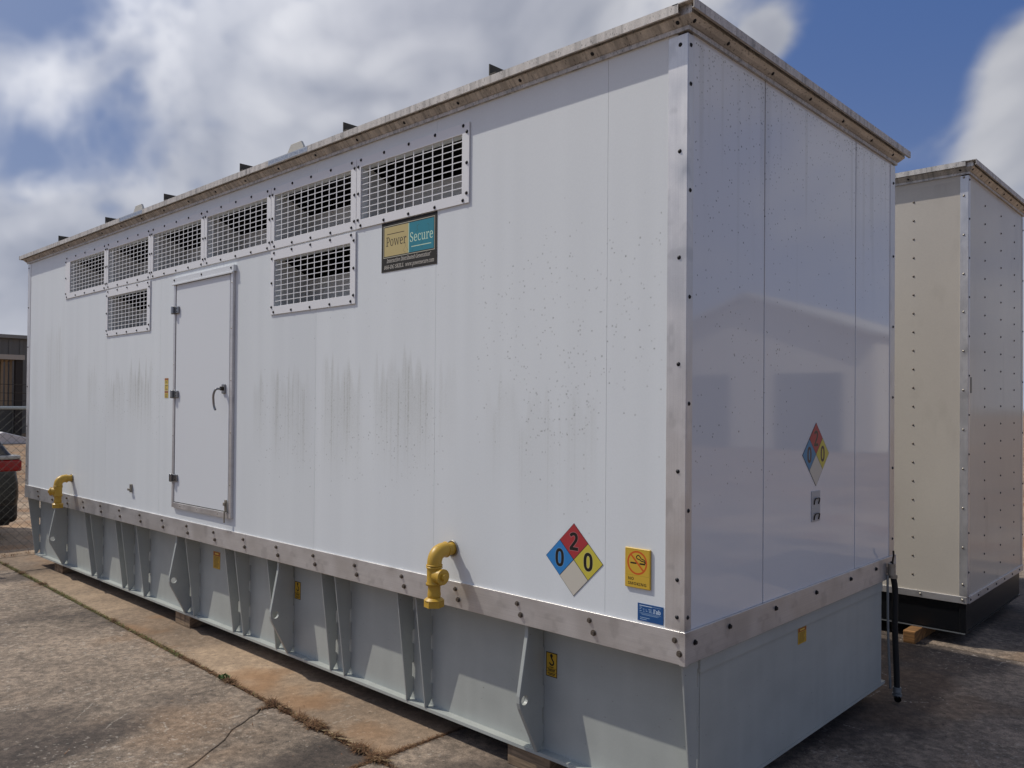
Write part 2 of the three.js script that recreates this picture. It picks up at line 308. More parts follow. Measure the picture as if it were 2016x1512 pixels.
// ================================================================== GENERATOR ENCLOSURE
const L = 8.9, W = 2.635, H = 2.6;
const gen = thing('generator_enclosure', 'long white generator enclosure on a ribbed grey steel base with yellow gas pipes', 'generator', [-4.45, 0, -1.3]);
const wallsX = []; for (let k = 0; k < 9; k++) wallsX.push(-.424 - 1.21 * k);
const ventX = [-7.63, -6.488, -5.462, -4.446, -3.42, -2.391, -1.356];
const openings = [];
for (let k = 0; k < 6; k++) openings.push({ x0: k ? ventX[k] + .045 : -7.49, x1: ventX[k + 1] - .06, y0: 2.141, y1: 2.472, p: [ventX[k] + .002, ventX[k + 1] - .002, 2.085, 2.530] });
openings.push({ x0: -6.445, x1: -5.535, y0: 1.674, y1: 2.006, p: [-6.486, -5.47, 1.622, 2.070] }, { x0: -3.372, x1: -2.452, y0: 1.672, y1: 2.006, p: [-3.42, -2.395, 1.614, 2.070] });
const ev = new Evaluator(); ev.attributes = ['position', 'normal', 'uv'];
{
  const edges = [0, ...wallsX.filter(x => x > -L + .05), -L];
  const cut = openings.map(o => { const b = new Brush(new THREE.BoxGeometry(o.x1 - o.x0 - .004, o.y1 - o.y0 - .004, .4)); b.position.set((o.x0 + o.x1) / 2, (o.y0 + o.y1) / 2, 0); b.updateMatrixWorld(); return [o, b]; });
  for (let k = 0; k + 1 < edges.length; k++) {
    const x1 = edges[k] - (k ? .0008 : .05), x0 = edges[k + 1] + (k + 2 < edges.length ? .0008 : .05);
    let b = new Brush(box(x0, x1, 0.0, H + .02, -.045, 0)); b.updateMatrixWorld();
    for (const [o, c] of cut) if (o.x1 > x0 && o.x0 < x1) { b = ev.evaluate(b, c, SUBTRACTION); b.updateMatrixWorld(); }
    const g = clean(b.geometry); planar(g, x => (x + L) / L, (x, y) => y / H); part('wall_panel', g, mat.wall, gen);
  }
  part('wall_lining', merge([box(-L + .06, -.06, .01, 1.6, -.062, -.049), box(-L + .06, -.06, 2.545, 2.6, -.062, -.049)]), mat.white, gen);
}
// end wall: three sheets with open joints
for (const [z0, z1] of [[-.045, -.735], [-.745, -1.945], [-1.955, -W + .04]]) part('end_panel', planar(rbox(-.045, 0, .0, H + .02, z1, z0, .002), (x, y, z) => -z / W, (x, y) => y / H), mat.end, gen);
part('panel_backing', box(-.06, -.047, .02, H, -W + .05, -.07), mat.black, gen);
part('rear_wall', box(-L + .05, -.05, 0, H, -W, -W + .045), mat.white, gen);
part('far_end_wall', box(-L, -L + .045, 0, H, -W + .05, -.05), mat.white, gen);
// corner posts, proud aluminium angles
const ang = (sx, sz, a, b, t = .005) => { // corner at (x,z) signs, a = width on the long face, b = width on the end face
  const X = sx > 0 ? 0 : -L, Z = sz > 0 ? 0 : -W, e = .004;
  return merge([rbox(sx > 0 ? X - a : X - e, sx > 0 ? X + e : X + a, .0, H - .001, sz > 0 ? Z - .001 : Z - e, sz > 0 ? Z + e : Z + .001, .0018), rbox(sx > 0 ? X - .001 : X - e, sx > 0 ? X + e : X + .001, .0, H - .001, sz > 0 ? Z - b : Z + .0012, sz > 0 ? Z - .0012 : Z + b, .0018)]);
};
{
  const sy = [2.556, 2.089, 1.624, 1.159, .692, .221, .059], sy2 = [2.552, 2.382, 1.917, 1.452, .987, .522, .06];
  const c1 = part('corner_post', upright(ang(1, 1, .095, .050)), mat.alu, gen); screws(c1, [...sy.map(y => [-.034, y, .0035])], mat.screw, 'z', 1, 'screw'); screws(c1, sy2.map(y => [.0035, y, -.022]), mat.screw, 'x', 1, 'screw');
  const c2 = part('corner_post', upright(ang(-1, 1, .095, .050)), mat.alu, gen); screws(c2, sy.map(y => [-L + .03, y, .0035]), mat.screw, 'z', 1, 'screw');
  const c3 = part('corner_post', upright(ang(1, -1, .095, .085)), mat.alu, gen); screws(c3, [2.48, 1.99, 1.52, 1.05, .58, .11].map(y => [.0035, y, -W + .03]), mat.screw, 'x', 1, 'screw');
  part('corner_post', ang(-1, -1, .095, .085), mat.alu, gen);
}
// eaves: coved trim mitred at the corners, folded fascia, roof deck
function eaves(root, L, W, H, m1, m2, dd = .078, lenSeams = []) {
  const cove = [[-.02, H + .007], [.014, H + .007], [.015, H + .025], [.021, H + .027], [.050, H + .056], [.050, H + .094], [-.02, H + .094]];
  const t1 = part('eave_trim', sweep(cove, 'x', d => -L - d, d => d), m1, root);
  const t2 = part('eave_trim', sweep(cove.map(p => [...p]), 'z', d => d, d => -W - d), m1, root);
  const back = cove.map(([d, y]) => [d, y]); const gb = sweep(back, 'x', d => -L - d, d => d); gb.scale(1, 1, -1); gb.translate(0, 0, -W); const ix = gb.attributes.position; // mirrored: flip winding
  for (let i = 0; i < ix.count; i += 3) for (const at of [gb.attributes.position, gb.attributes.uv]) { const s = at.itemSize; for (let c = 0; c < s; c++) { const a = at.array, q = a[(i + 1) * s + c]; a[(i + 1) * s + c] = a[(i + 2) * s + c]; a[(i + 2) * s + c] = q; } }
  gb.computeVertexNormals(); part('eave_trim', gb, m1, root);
  const hook = [[-.03, H + .0955], [dd - .004, H + .0955], [dd - .004, H + .063], [dd - .012, H + .062], [dd - .012, H + .059], [dd, H + .059], [dd, H + .1], [-.03, H + .1]];
  const lf = part('fascia', sweep(hook, 'x', d => -L - dd + .002, d => -.001), m2, root);
  part('fascia', sweep(hook, 'z', d => dd, d => -W - dd), m2, root);
  part('fascia', box(-L - dd, -.001, H + .059, H + .1, -W - dd, -W - dd + .004), m2, root);
  part('fascia', box(-L - dd - .004, -L - dd + .0015, H + .058, H + .101, -W - dd, dd + .001), mat.darkMetal, root);
  part('roof_deck', merge([box(-L - .06, -.0, H + .101, H + .108, -W - .05, dd - .03), box(-L + .06, -.06, H + .03, H + .09, -W + .06, -.06)]), m2, root);
  return [t1, t2, lf];
}
{
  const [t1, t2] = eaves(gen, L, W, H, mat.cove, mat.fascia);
  const xs = []; for (let x = -.03; x > -L; x -= .465) xs.push(x);
  const zs = [.0, -.297, -.75, -1.202, -1.656, -2.113, -2.5];
  const tilt = (p, f) => p; // screws sit on the sloping cove
  screws(t1, xs.map(x => [x, H + .040, .0335]), mat.screw, 'c');
  screws(t2, zs.map(z => [.0335, H + .040, z]), mat.screw, 'cx');
  for (const x of [-3.66, -6.0]) { part('seam_strip', box(x - .0015, x + .0015, H + .059, H + .1, .0781, .0786), mat.screw, gen); part('seam_strip', box(x + .10, x + .103, H + .008, H + .024, .0152, .0156), mat.screw, gen); };
  // roof ribs: steel angles lying across the roof
  for (const x of [-1.152, -2.46, -3.775, -5.077, -6.377, -7.68]) part('roof_rib', merge([box(x, x + .006, H + .109, H + .168, -W - .02, dd2()), box(x + .0062, x + .05, H + .109, H + .115, -W - .02, dd2())]), mat.bracket, gen);
  function dd2() { return .068; }
  for (const x of [-3.2, -5.89]) {
    const s = new THREE.Shape([[-.15, 0], [.13, 0], [.105, .07], [.075, .112], [-.05, .112]].map(p => new THREE.Vector2(...p))); const h = new THREE.Path(); h.absarc(.0, .062, .022, 0, 6.283, true); s.holes.push(h);
    const g = new THREE.ExtrudeGeometry(s, { depth: .016, bevelEnabled: true, bevelSize: .002, bevelThickness: .002, bevelSegments: 1, curveSegments: 10 }); g.translate(x, H + .109, -.06); part('lifting_lug', metric(g), mat.lug, gen);
  }
}
// vents: frame sheet, perforated grille, intake hood behind
openings.forEach((o, k) => {
  const [px0, px1, py0, py1] = o.p, t = .008;
  const s = new THREE.Shape([[px0, py0], [px1, py0], [px1, py1], [px0, py1]].map(p => new THREE.Vector2(...p)));
  s.holes.push(new THREE.Path([[o.x0, o.y0], [o.x0, o.y1], [o.x1, o.y1], [o.x1, o.y0]].map(p => new THREE.Vector2(...p))));
  const g = new THREE.ExtrudeGeometry(s, { depth: t - .002, bevelEnabled: true, bevelSize: .001, bevelThickness: .001, bevelSegments: 1, bevelOffset: -.001 }); g.translate(0, 0, .0025);
  const f = part('vent_panel', metric(g), mat.ventWhite, gen);
  const nx = 11, ny = 9, bars = [], w = .0038;
  for (let i = 1; i < nx; i++) { const x = lerp(o.x0, o.x1, i / nx); bars.push(box(x - w, x + w, o.y0 - .002, o.y1 + .002, .0005, .0022)); }
  for (let j = 1; j < ny; j++) { const y = lerp(o.y0, o.y1, j / ny); bars.push(box(o.x0 - .002, o.x1 + .002, y - w * .62, y + w * .62, .0003, .0024)); }
  sub('grille', merge(bars), mat.ventWhite, f);
  const d = -.30, yb = o.y0 - .01, ym = lerp(o.y0, o.y1, .70), yt = o.y1 + .02, a = o.x0 - .004, b = o.x1 + .004;
  const side = x => { const q = new THREE.BufferGeometry(); q.setAttribute('position', new THREE.Float32BufferAttribute([x, yb, -.046, x, yb, d, x, ym, d, x, yb, -.046, x, ym, d, x, yt, -.046], 3)); q.computeVertexNormals(); return metric(q); };
  sub('intake_hood', merge([side(a), side(b), box(a, b, yb, ym, d - .004, d), box(a, b, yb - .006, yb, d, -.002)]), mat.duct, f);
  sub('black_void_box', merge([box(a - .06, b + .06, yb - .05, yt + .06, -.62, -.615), box(a - .065, a - .06, yb - .05, yt + .06, -.62, -.05), box(b + .06, b + .065, yb - .05, yt + .06, -.62, -.05), box(a - .06, b + .06, yt + .05, yt + .055, -.62, -.05), box(a - .06, b + .06, yb - .055, yb - .05, -.62, -.05)]), mat.black, f);  // added box blocks sky light; its black walls stand for the unlit void
  const pts = [], zz = .0105; const n = 4;
  for (let i = 0; i <= n; i++) { const x = lerp(px0 + .045, px1 - .048, i / n); pts.push([x, py1 - .014, zz], [x, py0 + .018, zz]); }
  for (const y of [py1 - .052, (py0 + py1) / 2, py0 + .055]) pts.push([px0 + .017, y, zz], [px1 - .019, y, zz]);
  screws(f, pts, mat.screw, 'z', 1, 'screw');
});
// skirt rail
{
  const seams = [0, -3.735, -5.2, -L], z0 = .0045, z1 = .011;
  const rail = [];
  for (let k = 0; k < 3; k++) rail.push(part('skirt_rail', rbox(seams[k + 1] + .001, seams[k] - (k ? .001 : .016), -.143, 0, -.03, z1, .002), mat.alu, gen));
  part('skirt_rail', rbox(-.030, .011, -.143, 0, -W - .004, -.016, .002), mat.alu, gen);
  const cap = part('skirt_corner_cap', merge([rbox(-.0155, .0135, -.146, .001, -.0155, .0135, .0025)]), mat.alu, gen);
  part('skirt_rail', rbox(-L, -.03, -.143, 0, -W - .011, -W + .03, .002), mat.alu, gen);
  part('skirt_rail', rbox(-L - .011, -L + .03, -.143, 0, -W, -.001, .002), mat.alu, gen);
  const end = part('skirt_corner_cap', rbox(-.02, .0145, -.146, .001, -W - .014, -W - .0045, .002), mat.alu, gen);
  let kk = 0;
  for (let x = -.03; x > -L + .1; x -= .4655) { const r = rail[x > -3.73 ? 0 : x > -5.2 ? 1 : 2]; sub('bolt', boltGeo, mat.bolt, r, V(x - .01, -.040, z1)); sub('bolt', boltGeo, mat.bolt, r, V(x + .015, -.094, z1)).scale.setScalar(1.15); }
  for (const z of [-.07, -.38, -.86, -1.36, -1.86, -2.28, -2.56]) part('bolt', boltGeoX, mat.screw, gen, V(.011, -.045 - (z === -.07 ? .01 : 0), z));
}
// base: fuel tank box with flange, gusset plates and lifting plates
const ZT = -.150;
{
  part('base_tank', merge([box(-L + .03, -.02, -.835, -.002, -W + .17, ZT), box(-L + .02, -.015, -.835, -.817, -W + .10, -.1)]), mat.tank, gen);
  part('base_top_rail', box(-.0198, -.008, -.212, -.144, -W + .175, ZT - .002), mat.tank, gen);
  part('end_plate', box(-.0198, -.0165, -.816, -.2125, -W + .17, ZT - .014), mat.tank, gen);
  const slotEdge = (y0, y1, phase) => { // inner edge with gaps between the stitch welds
    const e = []; let y = y0; e.push([ZT + .03, y0]); e.push([ZT + .0005, y0 + .045]);
    for (let k = 0; k < 3; k++) { const a = y0 + .13 + k * .2 + phase; if (a + .09 > y1 - .05) break; e.push([ZT + .0005, a], [ZT + .011, a + .006], [ZT + .011, a + .084], [ZT + .0005, a + .09]); }
    e.push([ZT + .0005, y1]); return e;
  };
  const gus = (x, t = .010, label) => part('gusset_plate', plate([[-.005, -.1], ...slotEdge(-.8165, -.1, (hash(Math.round(x * 100), 4) - .5) * .05).reverse(), [-.095, -.8165], [-.093, -.78], [-.016, -.15]], [], t, x), mat.tank, gen);
  for (const x of [-7.063, -6.908, -6.264, -6.123, -5.775, -4.773, -4.102, -3.942, -3.469, -2.778, -2.62, -1.975, -1.804, -.0155, -L + .04]) gus(x);
  for (const x of [-.935, -3.325, -4.95, -7.95])
    part('lifting_plate', plate([[-.01, -.1], ...slotEdge(-.8165, -.1, 0).reverse(), [-.096, -.8165], [-.09, -.80], [.032, -.565], [.040, -.535], [.040, -.50], [-.018, -.205], [-.02, -.16]], [[.002, -.525, .027]], .024, x + .012), mat.tank, gen);
}
// door
{
  const x0 = -4.94, x1 = -3.955, y0 = .125, y1 = 1.985, fz = .022;
  const f = part('door_frame', merge([rbox(x0 - .022, x0 + .012, y0 - .03, y1, -.001, fz, .002), rbox(x1 - .022, x1 + .012, y0 - .03, y1, -.001, fz, .002), rbox(x1 - .037, x1 - .026, y0, y1 - .02, -.001, .016, .002), rbox(x0 + .0125, x1 - .0225, y0 - .032, y0 + .012, -.001, fz, .002)]), mat.alu, gen);
  screws(f, [...[.35, .75, 1.15, 1.55, 1.9].map(y => [x1 - .003, y, fz]), ...[.3, .7, 1.3].map(y => [x0 - .005, y, fz]), [-4.8, y0 - .01, fz], [-4.5, y0 - .01, fz], [-4.15, y0 - .01, fz]], mat.zinc, 'z', .6, 'screw');
  const hd = part('drip_rail', merge([rbox(x0 - .04, x1 + .03, y1 + .001, y1 + .052, .0005, .028, .003), rbox(x0 - .035, x1 + .025, y1 - .012, y1 + .002, .02, .034, .002)]), mat.white, gen);
  screws(hd, [x0, -4.45, x1 - .01].map(x => [x, y1 + .03, .028]), mat.screw, 'z', 1, 'screw');
  part('door_gap', box(x0 + .013, x1 - .038, y0 + .013, y1 - .001, .001, .004), mat.black, gen);
  const leaf = part('door_leaf', rbox(x0 + .018, x1 - .044, y0 + .018, y1 - .012, .0042, .016, .003), mat.white, gen);
  for (const y of [1.76, 1.05, .345]) {
    const h = part('hinge', merge([rbox(x0 - .012, x0 + .085, y - .03, y + .03, .0165, .032, .006, 2), rbox(x0 - .018, x0 + .018, y - .035, y + .035, .0225, .05, .009, 2)]), mat.chrome, gen);
    screws(h, [[x0 + .06, y + .012, .032], [x0 + .06, y - .012, .032]], mat.screw, 'z', .6, 'screw');
  }
  const curve = new THREE.CatmullRomCurve3([V(-4.07, 1.085, .03), V(-4.085, 1.085, .075), V(-4.10, 1.05, .088), V(-4.108, .99, .085), V(-4.104, .945, .080), V(-4.09, .925, .078)]);
  const hd2 = part('door_handle', merge([rbox(-4.095, -4.045, 1.05, 1.125, .0165, .03, .006, 2), new THREE.TubeGeometry(curve, 20, .0085, 8)]), mat.chrome, gen);
  const cyl = new THREE.CylinderGeometry(.016, .016, .02, 14); cyl.rotateX(Math.PI / 2); cyl.translate(-4.07, 1.09, .04); sub('lock_cylinder', cyl, mat.darkMetal, hd2);
  part('hasp', merge([rbox(-4.022, -3.995, .14, .235, .0225, .034, .003), rbox(-4.016, -4.001, .06, .15, .034, .042, .002), rbox(-4.02, -3.998, .19, .215, .034, .046, .002)]), mat.zinc, gen);
  part('keeper_latch', merge([rbox(-5.845, -5.82, .15, .225, .0005, .02, .003), rbox(-5.87, -5.815, .165, .185, .0202, .03, .003)]), mat.zinc, gen);
}
// yellow gas pipes
function pipe(x, face) {
  const D = .135, yo = .178, R = .0345, rb = .07;
  const path = new THREE.CurvePath(); path.add(new THREE.LineCurve3(V(x, yo, -.04), V(x, yo, D - rb))); path.add(new THREE.QuadraticBezierCurve3(V(x, yo, D - rb), V(x, yo, D), V(x, yo - rb, D))); path.add(new THREE.LineCurve3(V(x, yo - rb, D), V(x, -.09, D)));
  const lathe = (p) => { const g = new THREE.LatheGeometry(p.map(q => new THREE.Vector2(...q)), 28); g.translate(x, 0, D); return g; };
  const el = part('gas_pipe', merge([new THREE.TubeGeometry(path, 60, R, 22)]), mat.yellow, gen);
  // elbow body, fatter than the pipe
  const eb = new THREE.CurvePath(); eb.add(new THREE.LineCurve3(V(x, yo, D - rb - .012), V(x, yo, D - rb))); eb.add(new THREE.QuadraticBezierCurve3(V(x, yo, D - rb), V(x, yo, D), V(x, yo - rb, D))); eb.add(new THREE.LineCurve3(V(x, yo - rb, D), V(x, yo - rb - .004, D)));
  const col = new THREE.TorusGeometry(.040, .0045, 8, 26); col.translate(x, yo, D - rb - .012); const col2 = new THREE.TorusGeometry(.041, .0045, 8, 26); col2.rotateX(Math.PI / 2); col2.translate(x, yo - rb - .004, D);
  sub('elbow', merge([new THREE.TubeGeometry(eb, 40, .0405, 22), col, col2]), mat.yellow, el);
  const tee = [[.034, .098], [.044, .098], [.0455, .09], [.0405, .086], [.0405, .012], [.0455, .008], [.0455, -.004], [.034, -.004]].reverse();
  const br = new THREE.CylinderGeometry(.037, .040, .05, 22), rim = new THREE.CylinderGeometry(.0425, .0425, .012, 22), hexp = new THREE.CylinderGeometry(.020, .020, .018, 6);
  for (const g of [br, rim, hexp]) g.rotateZ(-Math.PI / 2); br.translate(.045, 0, 0); rim.translate(.068, 0, 0); hexp.translate(.083, 0, 0);
  for (const g of [br, rim, hexp]) { g.rotateY(face); g.translate(x, .048, D); }
  sub('tee', merge([lathe(tee), br, rim]), mat.yellow, el); sub('plug', hexp, mat.yellow, el);
  sub('reducer', lathe([[.030, -.072], [.035, -.070], [.037, -.055], [.033, -.03], [.033, -.004]]), mat.yellow, el);
  const nut = new THREE.CylinderGeometry(.055, .055, .038, 6), nutb = new THREE.CylinderGeometry(.040, .055, .012, 12); nut.rotateY(.3); nut.translate(x, -.103, D); nutb.translate(x, -.078, D);
  sub('union_nut', merge([toCreasedNormals(nut, .3), nutb]), mat.yellow, el);
  const rg = new THREE.TorusGeometry(.041, .005, 8, 28); rg.translate(x, yo, .004); sub('wall_collar', rg, mat.zinc, el);
}
pipe(-1.472, 0); pipe(-7.377, -Math.PI * .72);

// ---- signs and stickers on the enclosure
function sticker(name, t, x0, x1, y0, y1, z, label, th = .0015, rough = .4) {
  const g = new THREE.BoxGeometry(x1 - x0, y1 - y0, th); g.translate((x0 + x1) / 2, (y0 + y1) / 2, z + th / 2 + .0006); return part(name, g, decal(t, rough), gen, null, label);
}
const tLogo = canvasTex(512, 300, (c, w, h) => {
  c.fillStyle = '#17130f'; c.fillRect(0, 0, w, h); c.strokeStyle = '#b9b7a4'; c.lineWidth = 4; c.strokeRect(20, 24, 472, 190);
  c.fillStyle = '#bfae78'; c.fillRect(27, 31, 232, 176); c.fillStyle = '#1f7f90'; c.fillRect(259, 31, 226, 176); c.fillStyle = '#b6d3b6'; c.fillRect(256, 31, 7, 176);
  c.fillStyle = '#241c12'; c.fillRect(52, 72, 165, 4); fit(c, 'Power', 42, 146, 196, 76, 'serif'); c.fillStyle = '#c6dcc0'; fit(c, 'Secure', 268, 146, 212, 76, 'serif'); c.fillRect(284, 172, 178, 5);
  c.fillStyle = '#d9d4c8'; fit(c, 'Interactive Distributed Generation\u2019', 50, 246, 408, 32, 'serif', 'italic'); fit(c, '866-DG SKILL', 24, 284, 190, 32, 'serif', 'italic'); fit(c, 'www.powersecure.com', 228, 284, 260, 32, 'serif', 'italic');
  c.strokeStyle = 'rgba(60,50,30,.5)'; c.lineWidth = 1.4; for (const [x, y] of [[220, 200], [245, 190], [330, 50], [345, 52], [372, 190], [440, 60], [300, 198]]) { c.beginPath(); c.moveTo(x, y); for (let k = 0; k < 5; k++) c.lineTo(x + rr(-16, 16), y + (y > 120 ? -1 : 1) * k * 11); c.stroke(); }
});
sticker('company_sign', tLogo, -2.134, -1.625, 1.781, 2.082, 0, 'black bordered company sign with cream and teal halves', .0022, .75);
function diamondTex(fade) {
  return canvasTex(512, 512, (c) => {
    const q = (pts, f) => { c.beginPath(); pts.forEach((p, i) => i ? c.lineTo(...p) : c.moveTo(...p)); c.closePath(); c.fillStyle = f; c.fill(); };
    c.fillStyle = '#222'; c.fillRect(0, 0, 512, 512);
    const e = 3; const cell = (cx, cy, f) => q([[cx, cy - 128 + e], [cx + 128 - e, cy], [cx, cy + 128 - e], [cx - 128 + e, cy]], f);
    cell(256, 128, '#a93438'); cell(128, 256, fade ? '#3d7fa6' : '#2d7fc0'); cell(384, 256, '#c9bb45'); cell(256, 384, '#c9c3b4');
    c.fillStyle = fade ? '#39241f' : '#17120f'; c.textAlign = 'center'; c.textBaseline = 'middle'; c.font = 'bold 176px sans-serif';
    for (const [s, x, y] of [['2', 256, 130], ['0', 128, 258], ['0', 384, 258]]) { c.save(); c.translate(x, y); c.scale(.92, 1); c.strokeStyle = fade ? 'rgba(160,150,140,.25)' : 'rgba(190,190,190,.45)'; c.lineWidth = 7; c.strokeText(s, 0, 0); c.fillText(s, 0, 0); c.restore(); }
  });
}
function diamond(cx, cy, hw, hh, endFace) {
  const s = new THREE.Shape([[0, -hh], [hw, 0], [0, hh], [-hw, 0]].map(p => new THREE.Vector2(...p))); const g = new THREE.ExtrudeGeometry(s, { depth: .0016, bevelEnabled: false }); planar(g, x => x / (2 * hw) + .5, (x, y) => y / (2 * hh) + .5);
  if (endFace) g.rotateY(Math.PI / 2); g.translate(endFace ? .0006 : cx, cy, endFace ? cx : .0006); return part('hazard_diamond', g, decal(diamondTex(endFace), .4), gen, null, endFace ? 'faded hazard diamond numbered 0 2 0 on the shaded end wall' : 'bright hazard diamond numbered 0 2 0 on the sunlit wall');
}
diamond(-.611, .231, .176, .1755, false); diamond(-1.372, .717, .178, .176, true);
{
  const t = canvasTex(320, 420, (c, w, h) => {
    c.fillStyle = '#cfa93a'; c.fillRect(0, 0, w, h); c.strokeStyle = '#8f7426'; c.lineWidth = 2; c.strokeRect(14, 14, 292, 272);
    c.strokeStyle = '#2a2415'; c.lineWidth = 17; c.beginPath(); c.moveTo(72, 158); c.lineTo(150, 158); c.stroke(); c.beginPath(); c.moveTo(188, 158); c.lineTo(258, 158); c.stroke();
    c.lineWidth = 11; c.beginPath(); c.moveTo(176, 70); c.bezierCurveTo(140, 78, 140, 108, 172, 112); c.bezierCurveTo(196, 112, 190, 124, 214, 128); c.bezierCurveTo(246, 128, 256, 138, 256, 152); c.stroke(); c.beginPath(); c.moveTo(176, 72); c.bezierCurveTo(200, 80, 196, 100, 216, 106); c.bezierCurveTo(250, 110, 262, 126, 264, 150); c.stroke();
    c.strokeStyle = '#cc5a22'; c.lineWidth = 19; c.beginPath(); c.arc(158, 152, 116, 0, 7); c.stroke(); c.beginPath(); c.moveTo(78, 70); c.lineTo(240, 234); c.stroke();
    c.fillStyle = '#2a1f12'; fit(c, 'NO', 42, 340, 76, 44, 'sans-serif', 'bold'); fit(c, 'SMOKING', 42, 390, 236, 44, 'sans-serif', 'bold');
  });
  const g = new RoundedBoxGeometry(.137, .18, .010, 2, .004); g.translate(-.237, .243, .0055); planar(g, x => (x + .3055) / .137, (x, y) => (y - .153) / .18); part('no_smoking_sign', g, decal(t, .35), gen, null, 'raised yellow no smoking sign with red ring');
}
sticker('maker_plate', canvasTex(320, 200, (c, w, h) => {
  c.fillStyle = '#1b4f86'; c.fillRect(0, 0, w, h); c.fillStyle = '#d7e4ee'; c.fillRect(20, 22, 160, 5); c.fillRect(22, 20, 270, 2); fit(c, 'Fab', 196, 92, 92, 68, 'serif', 'bold');
  for (const [x, y, ww] of [[24, 42, 30], [24, 60, 18], [24, 82, 26], [66, 58, 20], [70, 82, 16], [100, 62, 14], [104, 78, 20], [136, 52, 40], [140, 68, 34], [144, 84, 44], [22, 104, 270], [40, 116, 230], [52, 124, 200], [30, 156, 120], [30, 176, 84]]) { c.globalAlpha = .75; c.fillRect(x, y, ww, y > 100 && y < 130 ? 3 : 6); c.globalAlpha = 1; }
}), -.239, -.104, .010, .088, 0, 'small blue maker plate', .0018);
const hook = canvasTex(160, 256, (c, w, h) => {
  c.fillStyle = '#171410'; c.fillRect(0, 0, w, h); c.fillStyle = '#c9a02c'; c.fillRect(8, 8, 144, 158); c.fillRect(8, 206, 144, 42); c.fillRect(8, 170, 144, 32);
  c.strokeStyle = '#171410'; c.lineWidth = 17; c.beginPath(); c.moveTo(76, 32); c.bezierCurveTo(70, 70, 112, 80, 110, 108); c.bezierCurveTo(106, 136, 66, 140, 50, 108); c.stroke(); c.beginPath(); c.arc(78, 34, 11, 0, 7); c.stroke();
  c.fillStyle = '#171410'; for (const [x, y, ww] of [[50, 150, 60], [26, 176, 108], [34, 188, 92], [24, 216, 112], [36, 230, 90]]) c.fillRect(x, y, ww, 8);
});
for (const x of [-.873, -3.271]) sticker('hook_sticker', hook, x - .037, x + .037, -.43, -.305, ZT, 'yellow and black lifting hook sticker on the tank side');
const warn = canvasTex(128, 180, (c, w, h) => { c.fillStyle = '#c49a2a'; c.fillRect(0, 0, w, h); c.fillStyle = '#9a4a1c'; c.fillRect(4, 4, 120, 40); c.fillStyle = '#dcb84a'; c.fillRect(30, 14, 70, 18); c.fillStyle = '#3a2c14'; for (let k = 0; k < 9; k++) c.fillRect(14, 56 + k * 13, 100 - (k * 37 % 30), 4); });
sticker('warning_sticker', warn, -4.545, -4.43, -.385, -.245, ZT);
{ const g = new THREE.BoxGeometry(.0015, .085, .105); g.rotateY(0); g.translate(-.0152, -.262, -1.24); part('warning_sticker', planar(g, (x, y, z) => -(z + 1.1875) / .105, (x, y) => (y + .3045) / .085), decal(warn, .5), gen, null, 'small orange warning sticker on the shaded tank end'); }
sticker('caution_labels', canvasTex(96, 300, (c, w, h) => { c.fillStyle = '#cdb24c'; c.fillRect(0, 0, w, h); c.fillStyle = '#9b5a2a'; for (const y of [2, 196]) c.fillRect(2, y, 92, 30); c.fillStyle = '#2d2617'; for (const [y, ww] of [[50, 50], [66, 60], [108, 70], [118, 40], [140, 20], [160, 52], [174, 66], [240, 50], [254, 62], [270, 56], [284, 60]]) c.fillRect(18, y, ww, 6); c.fillStyle = '#d8d8d0'; c.fillRect(0, 92, w, 4); c.fillRect(0, 190, w, 4); }), -5.165, -5.095, 1.02, 1.19, 0);
const lift = canvasTex(512, 48, (c, w, h) => { c.fillStyle = '#a9b2bd'; c.fillRect(0, 0, w, h); c.fillStyle = '#2f4a78'; fit(c, '(FOR ENCLOSURE LIFTING ONLY)', 10, 38, 492, 38, 'sans-serif'); });
for (const x of [-3.1, -5.745]) { const g = new THREE.BoxGeometry(.5, .034, .001); g.translate(x, H + .081, .0787); part('lifting_decal', g, decal(lift, .5), gen); }
{ // folded latch plate under the end-wall diamond
  const z = -1.37, p = part('recessed_latch', rbox(.0005, .004, .345, .515, z - .057, z + .057, .002), M({ color: 0xb4b3b0, roughness: .5 }), gen);
  for (const y of [.47, .385]) { const c = new THREE.CatmullRomCurve3([V(.006, y - .03, z - .03), V(.012, y, z - .03), V(.013, y + .004, z), V(.012, y, z + .03), V(.006, y - .03, z + .03)]); sub('staple', new THREE.TubeGeometry(c, 14, .0035, 6), mat.darkMetal, p); }
}
